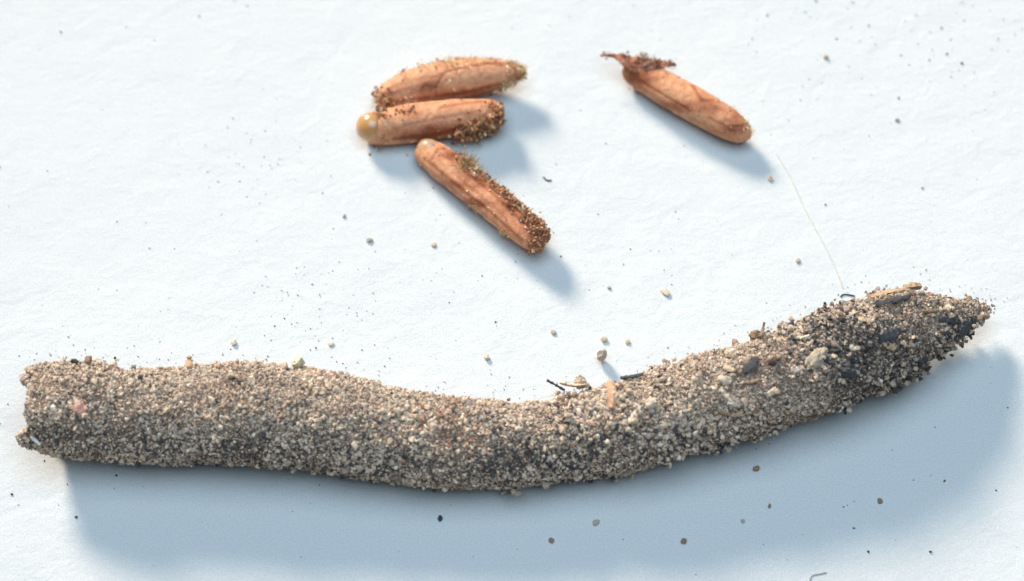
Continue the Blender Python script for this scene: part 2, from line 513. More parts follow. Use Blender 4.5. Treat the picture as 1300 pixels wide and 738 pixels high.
# --- the 290 largest grains, one object each, sharing a few meshes
def grain_mesh(name, m, seed, level=1, jit=.2):
    r = np.random.default_rng(seed)
    v, f = ICO_V.copy(), ICO_F
    v = v * (1 + r.uniform(-jit, jit, (len(v), 1)))
    if level:
        v2, f = subdiv(v, f)
        if level > 1: v2, f = subdiv(v2, f)
        q = v2 / np.linalg.norm(v2, axis=1)[:, None]
        rad = 1 + .30 * vnoise(q + seed * 3.1, 1.6, seed) + .12 * vnoise(q + seed, 4, seed) + (.14 * vnoise(q + seed * .7, 8, seed) if level > 1 else 0)
        v = q * rad[:, None]
    v = v * r.uniform(.75, 1.25, 3)
    return make_mesh(name, v, f, mat=m)
def kind_pick(px):
    if px[0] > 870: return random.choices(['pale', 'tan', 'grey', 'brown', 'dark'], [.22, .26, .28, .12, .12])[0]
    return random.choices(['pale', 'tan', 'grey', 'brown', 'dark', 'quartz'], [.30, .32, .18, .09, .05, .06])[0]
GM = {k: [grain_mesh('sand_grain', M_G[k], 11 * i + j, 0, .22) for j in range(4)] for i, k in enumerate(M_G)}
def put(name, me, p, rot, sc_, parent=None):
    o = bpy.data.objects.new(name, me); COL.objects.link(o)
    if parent: o.parent = parent; o.location = Vector(p) - WORLD_AT[parent.name]
    else: o.location = Vector(p)
    o.rotation_euler = rot; o.scale = sc_ if hasattr(sc_, '__len__') else (sc_,) * 3
    WORLD_AT[o.name] = Vector(p)
    return o
P, nr, s = pod_points(2600, 0.0, .99)
view = (CAMP - P); view /= np.linalg.norm(view, axis=1)[:, None]
vis = (nr * view).sum(1) > .2
P, nr = P[vis], nr[vis]; px = to_px(P)
taken = []
cnt = 0
for p, n_, q in zip(P, nr, px):
    if cnt >= 288: break
    if any((q[0] - a) ** 2 + (q[1] - b_) ** 2 < 15 ** 2 for a, b_ in taken): continue
    taken.append(q); cnt += 1
    r = random.uniform(.017, .028) * (1.15 if q[0] > 870 else 1)
    put('sand_grain', random.choice(GM[kind_pick(q)]), p + n_ * r * random.uniform(0, .35),
        (random.uniform(0, 6), random.uniform(0, 6), random.uniform(0, 6)), r, pod_root)

# --- the odd pieces stuck in the coat
def pod_hit(px, py, lift=0.0):
    """point of the pod's surface seen at a photo pixel, with its normal"""
    d = at(px, py, 0) - CAMP; d /= np.linalg.norm(d)
    best = None
    for t in np.linspace(DIST - 3.5, DIST + 1.5, 1600):
        p = CAMP + d * t
        i = np.argmin(((POD.c - p) ** 2).sum(1))
        v = p - POD.c[i]; v = v - POD.t[i] * (v @ POD.t[i])
        rn = np.linalg.norm(v)
        if rn < POD.r[i] * 1.02:
            return p + v / rn * lift, v / rn
        if best is None or rn - POD.r[i] < best[0]: best = (rn - POD.r[i], p, v / rn)
    return best[1] + best[2] * lift, best[2]

def chip(name, pts, width, thick, col, label=None, lift=.03, m=None, nseg=14, seed=0, stand=None, flat=None):
    """a sliver lying along photo points on the pod; width px, thickness units"""
    pp = []
    for px, py in pts:
        p, n_ = pod_hit(px, py, lift)
        pp.append((*p, *n_))
    s = catmull(np.array(pp), nseg)
    c, n_ = s[:, :3], s[:, 3:]
    t = np.gradient(c, axis=0); t /= np.linalg.norm(t, axis=1)[:, None]
    sd = np.cross(t, n_); sd /= np.linalg.norm(sd, axis=1)[:, None]
    un = np.cross(sd, t)
    r = np.random.default_rng(seed)
    u = np.linspace(0, 1, nseg)
    w = width * .01 * .5 * (np.interp(u, [0, .12, .5, .88, 1], flat if flat else [.55, .9, 1, .9, .5])) * (1 + r.uniform(-.16, .16, nseg))
    tk = thick * .32 * (1 + r.uniform(-.25, .25, nseg))
    V = []
    k = 6
    for i in range(nseg):
        for a in np.linspace(0, 2 * math.pi, k, endpoint=False):
            V.append(c[i] + sd[i] * math.cos(a) * w[i] * (1 + r.uniform(-.18, .18)) + un[i] * math.sin(a) * tk[i] * (1 + r.uniform(-.2, .2)))
    V = np.array(V)
    F = []
    for i in range(nseg - 1):
        for j in range(k):
            a, b_ = i * k + j, i * k + (j + 1) % k
            F += [(a, b_, b_ + k), (a, b_ + k, a + k)]
    for j in range(1, k - 1):
        F += [(0, j + 1, j), ((nseg - 1) * k, (nseg - 1) * k + j, (nseg - 1) * k + j + 1)]
    colv = np.array(col)[None] * (1 + r.uniform(-.25, .25, (len(V), 1)))
    o = link(name, make_mesh(name, V, np.array(F), mat=m or M_PLANT, col=np.clip(colv, 0, 1)), pod_root, c.mean(0))
    if label: o['label'] = label
    return o
STRAW, BARK, DARK, PALE = (.52, .33, .20), (.34, .22, .14), (.050, .050, .058), (.55, .46, .35)
chip('straw_fragment', [(774, 490), (778, 501), (776, 521)], 11, .09, (.52, .31, .20), 'pinkish tan straw fragment standing out at the bend', .05, seed=1)
chip('leaf_scale', [(712, 492), (730, 496), (748, 494)], 26, .07, (.62, .50, .38), 'pale curled leaf scale at the bend', .06, seed=2)
chip('dark_splinter', [(695, 488), (706, 494), (718, 501)], 7, .05, DARK, 'small dark splinter sticking out at the top edge', .05, seed=3)
chip('dark_splinter', [(790, 485), (804, 483), (818, 480)], 8, .06, DARK, 'dark bar shaped splinter beside the straw fragment', .05, seed=4)
chip('straw_fragment', [(799, 538), (806, 528), (812, 517)], 9, .05, (.66, .56, .44), 'pale thin chip below the bend', .04, seed=5)
chip('dark_flake', [(944, 476), (953, 467), (962, 458)], 13, .05, DARK, 'blue black flake lying across the right part', .05, seed=6, flat=[.3, .8, 1, .9, .5])
chip('straw_fragment', [(1078, 403), (1090, 408), (1102, 417)], 9, .06, (.58, .38, .24), 'orange tan sliver on the upper right part', .06, seed=7)
chip('bark_flake', [(1104, 381), (1122, 376), (1142, 372), (1162, 370)], 22, .08, (.42, .28, .17), 'tan bark flake along the top edge near the tip', .035, seed=8)
chip('bark_flake', [(1150, 371), (1158, 368), (1168, 369)], 19, .12, (.36, .25, .16), 'brownish bark crumb at the top edge near the tip', .05, seed=9)
chip('dark_splinter', [(1112, 391), (1135, 385), (1155, 380)], 9, .05, DARK, 'dark strip under the bark flake', .05, seed=10)
chip('bark_flake', [(1028, 408), (1040, 400), (1050, 394)], 10, .05, (.17, .11, .08), 'brown chip on the upper edge', .05, seed=11)
chip('dark_splinter', [(1050, 404), (1060, 398), (1070, 394)], 8, .05, DARK, 'dark chip on the upper edge', .05, seed=12)
chip('dark_flake', [(1115, 430), (1130, 426), (1142, 420)], 14, .05, DARK, 'dark flake on the soil patch', .05, seed=13)
chip('straw_fragment', [(967, 432), (970, 424), (972, 414)], 6, .05, (.20, .15, .12), 'upright brown chip on the top edge', .05, seed=14)
chip('straw_fragment', [(240, 470), (240.3, 463), (240.6, 457)], 9, .06, (.42, .29, .18), 'upright brown stub on the top edge of the left part', .04, seed=15)
chip('straw_fragment', [(40, 552), (46, 557), (52, 562)], 5, .03, (.75, .74, .70), 'white sliver near the open end', .04, seed=16)
chip('dark_splinter', [(1070, 412), (1074, 425), (1071, 440)], 4, .03, (.55, .42, .28), 'thin pale fibre on the upper right part', .05, seed=17)
chip('dark_flake', [(1216, 425), (1223, 417), (1228, 410)], 12, .05, DARK, 'dark flake close to the tip', .04, seed=18)
for k in range(16):
    x_ = random.uniform(880, 1215); f_ = random.uniform(.12, .72)
    y_ = np.interp(x_, [o_[0] for o_ in OUT], [o_[1] + (o_[2] - o_[1]) * f_ for o_ in OUT]); a_ = random.uniform(-.9, .9); l_ = random.uniform(6, 13)
    chip('straw_fragment', [(x_ - l_ * math.cos(a_), y_ - l_ * math.sin(a_)), (x_, y_ + 1), (x_ + l_ * math.cos(a_), y_ + l_ * math.sin(a_))], random.uniform(4, 9), .05,
         random.choice([(.56, .42, .28), (.42, .29, .19), (.30, .2, .13), (.62, .50, .38), (.07, .065, .07)]), None, .035, seed=40 + k)
def lump(name, px, py, r, m, label, seed, sq=(1, 1, 1), lift=.02):
    p, n_ = pod_hit(px, py, lift)
    o = put(name, grain_mesh(name, m, seed, 2, .36), p, (seed, seed * 2.1, .3 * seed), (r * sq[0], r * sq[1], r * sq[2]), pod_root)
    o['label'] = label
lump('pebble', 103, 520, .062, M_G['pink'], 'smooth pink grain near the open end', 21)
lump('pebble', 1036, 456, .115, plain('cream_pebble', (.42, .35, .265), .9, .15, noise=.45, nscale=22), 'large cream pebble on the right part', 24, (1.1, .85, .8), .03)
lump('pebble', 920, 484, .07, M_G['pale'], 'pale flat grain on the right part', 25, (.8, 1.1, .7))
lump('pebble', 378, 466, .085, plain('yellowish_crumb', (.55, .52, .38), .8, .2), 'yellowish crumb on the top edge of the left part', 26, (1, .9, .9), .05)
lump('pebble', 112, 461, .05, M_G['brown'], 'dark brown grain on the top edge near the open end', 27, (1, 1, 1), .03)
lump('pebble', 738, 487, .07, M_G['tan'], 'tan grain in the leaf scale', 28)
lump('pebble', 826, 513, .065, M_G['pale'], 'pale rounded grain right of the bend', 29)
lump('pebble', 930, 512, .065, M_G['grey'], 'grey rounded grain on the right part', 30)
lump('pebble', 960, 430, .07, M_G['brown'], 'brown crumb on the top edge of the right part', 31, lift=.04)
lump('pebble', 1075, 470, .09, M_G['dark'], 'dark crumb by the soil patch', 32)

# ------------------------------------------------------------------ eggs
FOAM = [(.32, .125, .055), (.46, .21, .09), (.22, .085, .042), (.60, .35, .18)]
TANF = [(.74, .50, .22), (.82, .62, .33), (.58, .35, .14)]
def egg(name, pts, creases, stains, label, lumps=.010, seed=0, ns=150, m=96, flat=.92):
    if name == 'egg' and pts[0][0] < 700: pts = [(a, b_, h_ * 1.05, .2 + (z - .2) * .6) for a, b_, h_, z in pts]
    sw = Sweep(pts, ns)
    # re-space towards the ends so the caps are round
    V, N_, F = sw.mesh(m)
    c = np.repeat(sw.c, m, 0)
    V = c + (V - c) * np.array((1, 1, flat))
    V = V + N_ * (lumps * fbm(V, 3.5, 3, seed) + .0035 * fbm(V * 1.0, 14, 3, seed + 5))[:, None] * np.minimum(1, np.repeat(sw.r, m) / .12)[:, None]
    ang = np.tile(np.linspace(0, 2 * math.pi, m, endpoint=False), ns); u_ = np.repeat(np.linspace(0, 1, ns), m)
    ridge = np.zeros(len(V))
    for k_ in (5, 8, 13):
        ridge += np.sin(k_ * ang + seed + 1.6 * vnoise(np.stack([u_ * 3, ang * 0, ang * 0 + k_], 1), 1.0, seed)) * (.5 + .5 * vnoise(np.stack([u_ * 4, np.cos(ang) * 1.5, np.sin(ang) * 1.5], 1), 1.0, seed + k_)) / k_ ** .5
    V = V + N_ * ((.0045 if pts[0][0] > 700 else .0026) * ridge * np.minimum(1, np.repeat(sw.r, m) / .15))[:, None]
    px = to_px(V)
    view = CAMP - V; view /= np.linalg.norm(view, axis=1)[:, None]
    face = np.clip((N_ * view).sum(1) * 3, 0, 1)
    stain = np.zeros(len(V))
    for line, depth, wid, st in creases:
        d = polydist(px, line)
        depth *= .45; V = V - N_ * (depth * np.exp(-(d / wid) ** 2) * face)[:, None]
        V = V + N_ * (depth * .5 * np.exp(-((d - 2.2 * wid) / wid) ** 2) * face)[:, None]
        stain += st * np.exp(-(d / (wid * 1.2)) ** 2) * face  # crease shading put into the colour instead of deeper relief
    for cx, cy, sx, sy, a in stains:
        stain += a * blob(px, cx, cy, sx, sy)
    stain -= (.09 if pts[0][0] > 700 else .06) * ridge * (.5 + .5 * face)
    V[:, 2] = np.maximum(V[:, 2], .003)
    n0 = len(V)
    ends = np.vstack([V[:m].mean(0), V[-m:].mean(0)])
    tri = np.vstack([F[:, [0, 1, 2]], F[:, [0, 2, 3]]])
    j = np.arange(m); l = j + (ns - 1) * m
    tri = np.vstack([tri, np.stack([np.roll(j, -1), j, np.full(m, n0)], 1), np.stack([l, np.roll(l, -1), np.full(m, n0 + 1)], 1)])
    V = np.vstack([V, ends]); stain = np.concatenate([stain, [stain[0], stain[n0 - 1]]])
    base = sw.c[ns // 2].copy(); base[2] = 0
    o = link(name, make_mesh(name, V, tri, smooth=True, mat=M_EGG, attr={'stain': stain}), None, base)
    tag(o, label, 'egg', 'eggs taken out of the pod')
    o_sw[o.name] = (V[:n0].copy(), N_)
    # grit stuck to the skin
    k_ = rng.integers(0, n0, 170); R_ = rng.uniform(.004, .011, 170)
    c_ = np.array(FOAM + TANF)[rng.integers(0, 7, 170)] * rng.uniform(.6, 1.2, (170, 1))
    v_, f_, cc_ = grains(V[k_] + N_[k_] * R_[:, None] * .3, R_, np.clip(c_, 0, 1))
    g_ = link('grit', make_mesh('grit', v_, f_, mat=M_CRUMB, col=cc_), o, base); g_['kind'] = 'stuff'
    return o
o_sw = {}

def root(surf, spots, n):
    """points and normals on a swept surface close to photo spots (px, py, spread px, -, weight)"""
    V, N_ = o_sw[surf]
    px = to_px(V)
    view = CAMP - V; view /= np.linalg.norm(view, axis=1)[:, None]
    face = (N_ * view).sum(1)
    w = np.zeros(len(V))
    for cx, cy, sp, _z, a in spots:
        q = blob(px, cx, cy, sp * 1.1, sp * 1.1) * (face > -.45)
        if q.sum() > 1e-6: w += a * q / q.sum()
    k = rng.choice(len(V), n, p=w / w.sum())
    return V[k], N_[k]

def crumbs(parent, name, spots, n, rad, cols, matx=M_CRUMB, stretch=.65, heap=.02, surf=None):
    """crumbs heaped on the skin round photo spots"""
    P, N_ = root(surf or parent.name, spots, n)
    R = rng.uniform(rad[0], rad[1], n)
    P = P + N_ * (R * .2 + np.abs(rng.normal(0, heap, n)))[:, None] + rng.normal(0, .010, (n, 3))
    cols = np.array(cols)
    C = cols[rng.integers(0, len(cols), n)] * rng.uniform(.7, 1.25, (n, 1))
    v, f, c = grains(P, R, np.clip(C, 0, 1), stretch=stretch, jit=.45)
    v[:, 2] = np.maximum(v[:, 2], .003)
    o = link(name, make_mesh(name, v, f, mat=matx, col=c), parent, WORLD_AT[parent.name])
    o['kind'] = 'stuff'
    return o

def fuzz(parent, spots, n, length, cols, rad=.006, name='foam_fuzz', surf=None):
    """short curled hairs rooted on the skin round photo spots, joined"""
    VV, FF, CC = [], [], []
    off = 0
    cols = np.array(cols)
    P, N_ = root(surf or parent.name, spots, n)
    for p, nn_ in zip(P, N_):
        p = p.copy()
        d = nn_ * .8 + rng.normal(0, .6, 3); d /= np.linalg.norm(d)
        L_ = length * rng.uniform(.4, 1.3); bend = rng.normal(0, 1.1, 3)
        pts = []
        for i in range(5):
            pts.append(p.copy()); d = d + bend * .3; d /= np.linalg.norm(d); p = p + d * L_ / 4
        pts = np.array(pts)
        s1 = np.cross(np.gradient(pts, axis=0), (.3, .2, .9)); s1 /= np.linalg.norm(s1, axis=1)[:, None] + 1e-9
        s2 = np.cross(np.gradient(pts, axis=0), s1); s2 /= np.linalg.norm(s2, axis=1)[:, None] + 1e-9
        rr_ = rad * np.linspace(1.1, .5, 5)[:, None]
        ring = np.stack([pts + s1 * rr_, pts - .5 * s1 * rr_ + .87 * s2 * rr_, pts - .5 * s1 * rr_ - .87 * s2 * rr_], 1)
        VV.append(ring.reshape(-1, 3))
        for i in range(4):
            for j in range(3):
                a, b_ = off + i * 3 + j, off + i * 3 + (j + 1) % 3
                FF += [(a, b_, b_ + 3), (a, b_ + 3, a + 3)]
        CC.append(np.repeat((cols[rng.integers(0, len(cols))] * rng.uniform(.8, 1.2))[None], 15, 0))
        off += 15
    V = np.vstack(VV); V[:, 2] = np.maximum(V[:, 2], .003)
    o = link(name, make_mesh(name, V, np.array(FF), mat=M_FUZZ, col=np.clip(np.vstack(CC), 0, 1)), parent, WORLD_AT[parent.name])
    o['kind'] = 'stuff'
    return o

def flake(parent, px, py, z, r, seed):
    me = grain_mesh('clear_flake', M_GLASS, 100 + seed, 0, .25)
    P, N_ = root(parent.name, [(px, py, 3, 0, 1)], 1)
    put('clear_flake', me, P[0] + N_[0] * r * .9, (seed * 1.7, seed * .9, seed * 2.3), (r, r * .8, r * .45), parent)

def bead(parent, name, px, py, z, r, m, label=None, lev=3):
    v, f = ICO_V, ICO_F
    for _ in range(lev): v, f = subdiv(v, f)
    p = at(px, py, z)
    v = v * (1 + .03 * fbm(v, 1.5, 2, 5))[:, None]
    me = make_mesh(name, v, f, smooth=True, mat=m)
    o = put(name, me, p, (0, 0, 0), r, parent)
    if label: o['label'] = label
    return o



e1 = egg('egg', [(478, 132, 1, .24), (480, 130.5, 7, .245), (485, 127, 13, .25), (495, 122, 18, .26), (515, 114.5, 22.5, .27), (545, 107.5, 25, .30), (580, 102, 25.5, .33),
                 (610, 97.5, 23, .37), (635, 94.5, 18, .41), (652, 93, 12.5, .44), (662, 93, 8.5, .455), (666, 93, 5, .46), (667.5, 93, 1, .46)],
         [([(553, 111), (565, 92), (590, 86), (620, 81), (650, 84)], .012, 1.6, .28), ([(553, 111), (540, 108), (533, 117)], .008, 1.8, .25),
          ([(618, 80), (640, 80), (655, 88)], .010, 1.4, .2), ([(492, 130), (540, 125), (590, 118), (640, 106)], .008, 2, .3), ([(500, 110), (530, 101), (560, 97)], .006, 2, .15)],
         [(545, 108, 14, 10, .30), (660, 95, 12, 10, .45), (490, 128, 8, 10, .5), (600, 118, 70, 6, .30), (500, 118, 12, 3, .2)],
         'broad orange brown egg at the back of the cluster, pale fuzz along its top', seed=3)
fuzz(e1, [(570, 80, 13, .50, 3), (585, 76, 8, .52, 1), (622, 74, 10, .50, 1), (655, 80, 10, .46, 1.6), (670, 86, 7, .42, 1), (645, 108, 8, .30, 1.2), (655, 115, 7, .26, 1)], 620, .060, TANF, .0042)
crumbs(e1, 'dried_foam', [(512, 94, 5, .38, 1), (489, 127, 6, .42, 2), (560, 84, 7, .46, 1), (640, 118, 10, .2, 1), (478, 118, 7, .25, 1), (664, 92, 4, .5, 1)], 90, (.008, .022), FOAM + TANF[:1])
fuzz(e1, [(512, 96, 6, .40, 1), (540, 86, 8, .48, 1.4), (600, 76, 9, .52, 1.4), (640, 77, 9, .48, 1.4), (478, 122, 7, .28, 1.6), (668, 98, 5, .40, 1)], 300, .04, TANF, .004, 'fine_fuzz')
CRY = [(.85, .68, .42), (.72, .45, .22), (.92, .84, .68), (.55, .28, .12)]
crumbs(e1, 'crystals', [(570, 78, 9, .50, 2), (655, 82, 9, .44, 2), (535, 86, 6, .46, 1.3), (645, 112, 9, .28, 2), (478, 124, 7, .28, 2), (480, 136, 6, .36, 2), (515, 132, 10, .5, 1.5)], 150, (.006, .014), CRY, M_FUZZ, heap=.03)
flake(e1, 522, 129, .50, .045, 1); flake(e1, 510, 136, .50, .03, 2); flake(e1, 641, 117, .34, .03, 3); flake(e1, 477, 136, .40, .05, 4)

e2 = egg('egg', [(456, 166, 1, .20), (458, 165.5, 8, .20), (463, 165, 14, .20), (473, 164, 19, .21), (490, 161.5, 22.5, .23), (520, 157.5, 24.5, .26), (550, 153.5, 24.5, .28),
                 (580, 149, 22.5, .30), (605, 145.5, 19.5, .32), (622, 142.5, 16, .34), (631, 140.5, 12, .35), (636, 139.5, 7, .355), (638, 139, 1, .36)],
         [([(560, 137), (590, 131), (615, 129), (632, 137)], .008, 1.6, .25), ([(625, 128), (628, 150)], .012, 1.6, .35), ([(500, 177), (555, 172), (610, 158)], .010, 2, .35), ([(510, 160), (560, 150), (605, 142)], .006, 2, .2)],
         [(530, 172, 30, 8, .45), (585, 165, 35, 7, .55), (520, 143, 14, 6, .35), (632, 137, 6, 10, .25), (545, 164, 8, 6, .4)],
         'orange brown middle egg of the cluster, amber bead at its left end', seed=8)
ab = bead(e2, 'amber_bead', 472.5, 161.5, .25, .19, M_AMBER, 'shiny golden amber bead at the left end')
ab.scale = (.215, .20, .20)
crumbs(e2, 'dried_foam', [(590, 164, 9, .26, 3), (600, 167, 8, .24, 3), (634, 142, 5, .40, 3), (488, 149, 3, .44, .5), (490, 172, 3, .34, .5), (610, 160, 10, .24, 3), (622, 158, 9, .22, 3), (628, 148, 6, .28, 2), (582, 165, 6, .26, 1), (624, 170, 6, .18, 1), (515, 142, 9, .48, .8), (480, 142, 6, .34, .8), (477, 183, 7, .06, .3)],
       800, (.007, .022), FOAM, heap=.06)
crumbs(e2, 'crust', [(585, 165, 6, .20, 2), (600, 163, 6, .20, 3), (614, 159, 6, .22, 3), (626, 152, 5, .26, 2)], 120, (.02, .045), FOAM[:3], heap=.045)
crumbs(e2, 'crystals', [(590, 166, 8, .28, 2), (606, 162, 9, .3, 3), (620, 160, 8, .3, 2)], 150, (.006, .014), CRY, M_FUZZ, heap=.075)
fuzz(e2, [(600, 168, 12, .22, 2), (622, 164, 9, .24, 2), (634, 146, 5, .3, 1)], 180, .045, TANF, .0042)
flake(e2, 598, 162, .40, .04, 5); flake(e2, 586, 167, .34, .035, 6); flake(e2, 617, 154, .44, .03, 7); flake(e2, 491, 162, .45, .022, 8); flake(e2, 604, 172, .3, .03, 9)

e3 = egg('egg', [(533, 184, 1, .19), (534.5, 185.5, 9, .19), (538, 189, 14.5, .19), (546, 196, 18.5, .20), (560, 207, 20.5, .22), (585, 227, 20.5, .25), (615, 251, 20, .28),
                 (640, 271.5, 19, .30), (660, 288, 18.5, .32), (674, 300, 17.5, .34), (682, 307, 14.5, .345), (687, 312, 9, .35), (689.5, 314.5, 1, .35)],
         [([(555, 193), (590, 214), (625, 245), (665, 283)], .008, 2.2, .25), ([(540, 203), (580, 236), (625, 272), (662, 306)], .010, 2, .3), ([(575, 220), (610, 250), (640, 277)], .006, 1.8, .15), ([(548, 203), (556, 190), (566, 188)], .010, 1.6, .3)],
         [(575, 197, 12, 6, .5), (600, 220, 16, 8, .5), (622, 232, 24, 8, .4), (655, 262, 18, 12, .6), (675, 285, 15, 12, .6), (575, 235, 40, 5, .25), (680, 308, 10, 10, .5), (600, 258, 30, 5, .4)],
         'narrow orange brown egg slanting away from the cluster, crusty along its right side', seed=14)
cp = bead(e3, 'amber_cap', 545.5, 191, .235, .155, M_CAP, 'glossy brown amber cap at the upper end')
cp.scale = (.175, .138, .158); cp.rotation_euler = (0, 0, math.radians(-25))
crust = [(a + (b_ - a) * t, c_ + (d_ - c_) * t, 5.5, .33, 1.2) for a, c_, b_, d_ in [(592, 206, 640, 243), (640, 243, 682, 285), (682, 285, 690, 306)] for t in np.linspace(0, 1, 9)]
crumbs(e3, 'dried_foam', crust + [(a - 5, b_ + 4, 5, .40, .9) for a, b_, *_ in crust[6:]] + [(640, 240, 6, .33, 1.5), (625, 228, 5, .34, 1), (655, 256, 7, .33, 2), (672, 270, 8, .34, 3), (684, 286, 8, .34, 3), (690, 300, 7, .33, 3), (686, 310, 6, .36, 3), (678, 314, 6, .32, 2), (691, 303, 5, .36, 3), (575, 198, 7, .43, .6),
       (605, 210, 6, .34, 1)], 850, (.007, .019), FOAM, heap=.028)
crumbs(e3, 'crust', [(a - 4, b_ + 2, 3.5, .32, 1) for a, b_, *_ in crust], 130, (.015, .032), FOAM[:3], heap=.012)
fuzz(e3, [(592, 206, 7, .3, 2), (600, 211, 6, .3, 1)], 260, .16, [(.42, .25, .11), (.56, .38, .19)], .0045, 'fuzz_tuft')
fuzz(e3, [(660, 248, 7, .34, 1), (697, 290, 5, .32, .7), (636, 302, 7, .1, .4), (600, 268, 8, .1, .4)], 240, .065, [(.42, .25, .11), (.56, .38, .19)], .0045)
crumbs(e3, 'crystals', crust[::2], 90, (.006, .014), CRY, M_FUZZ, heap=.05)
fuzz(e3, crust, 260, .045, [(.42, .2, .09), (.56, .34, .17)], .0042, 'fine_fuzz')
flake(e3, 635, 230, .46, .034, 10); flake(e3, 687, 282, .48, .042, 11); flake(e3, 666, 262, .44, .025, 12); flake(e3, 643, 302, .1, .02, 13); flake(e3, 591, 248, .2, .016, 14)

for k in range(9): flake(e2, 588 + 5.5 * k + random.uniform(-4, 4), 168 - 2.2 * k + random.uniform(-7, 5), 0, random.uniform(.014, .03), 30 + k)
for k in range(12): flake(e3, 606 + 7.2 * k, 214 + 8 * k + random.uniform(-5, 5), 0, random.uniform(.012, .028), 50 + k)
for k in range(8): flake(e1, 505 + 20 * k, [98, 88, 84, 80, 76, 76, 78, 82][k], 0, random.uniform(.012, .022), 70 + k)
e4 = egg('egg', [(794, 85, 1, .20), (796, 86, 8, .20), (800, 88.5, 14, .21), (810, 94, 18, .22), (828, 103.5, 20.5, .23), (855, 118, 22, .25), (885, 135, 22.5, .26),
                 (910, 149, 21.5, .26), (927, 159, 19.5, .26), (939, 166.5, 16, .26), (947, 171.5, 11, .26), (951, 174, 6, .26), (952.5, 175, 1, .26)],
         [([(812, 103), (840, 120), (875, 140)], .010, 1.6, .25), ([(880, 110), (892, 128), (905, 128)], .010, 1.6, .3), ([(900, 150), (925, 162), (945, 160)], .006, 1.6, .2), ([(855, 92), (880, 108)], .005, 2, .1)],
         [(812, 96, 20, 12, .8), (860, 135, 50, 7, .35), (930, 165, 18, 8, .45), (905, 140, 12, 6, .3), (935, 150, 10, 12, .3), (895, 125, 10, 7, .25)],
         'lone orange brown egg at upper right with a ragged brown flap on its upper end', seed=22)
# ragged flap of dried foam
fl = Sweep([(762, 71, 1.2, .38), (768, 69.5, 2.6, .38), (780, 71, 4.5, .38), (794, 76, 8.5, .38), (808, 82, 12, .38), (824, 83, 10.5, .40), (840, 81, 6.5, .41), (852, 81.5, 4, .42), (859, 83, 1.2, .42)], 70)
V, N_, F = fl.mesh(28)
c = np.repeat(fl.c, 28, 0); V = c + (V - c) * np.array((1, 1, .35))
V = V + N_ * (.03 * fbm(V, 9, 3, 61))[:, None] * np.minimum(1, np.repeat(fl.r, 28) / .06)[:, None]
col = np.array((.24, .08, .04))[None] * (1 + .5 * fbm(V, 12, 2, 5))[:, None]
tri = np.vstack([F[:, [0, 1, 2]], F[:, [0, 2, 3]]])
o_sw['flap'] = (V, N_)
link('foam_flap', make_mesh('foam_flap', V, tri, mat=M_CRUMB, col=np.clip(col, .02, 1)), e4, WORLD_AT[e4.name])
crumbs(e4, 'dried_foam', [(775, 71, 4, .40, 1), (795, 75, 6, .41, 2), (812, 80, 8, .42, 3), (835, 80, 5, .45, 2), (850, 81, 4, .44, 1.5), (798, 88, 7, .40, 1), (766, 70, 3, .42, .3), (803, 94, 7, .38, 1), (815, 90, 7, .42, 1)], 130, (.006, .017), FOAM[:3], surf='flap', heap=.008)
crumbs(e4, 'grey_dust', [(820, 70, 9, .43, 2), (845, 76, 8, .45, 1), (795, 71, 7, .42, .5)], 70, (.006, .017), [(.42, .33, .22), (.58, .50, .38)], M_SAND, surf='flap', heap=.03)
fuzz(e4, [(952, 158, 5, .26, 2), (955, 165, 4, .24, 1), (938, 132, 3, .32, .6), (945, 150, 4, .3, .6)], 110, .055, TANF, .0042)

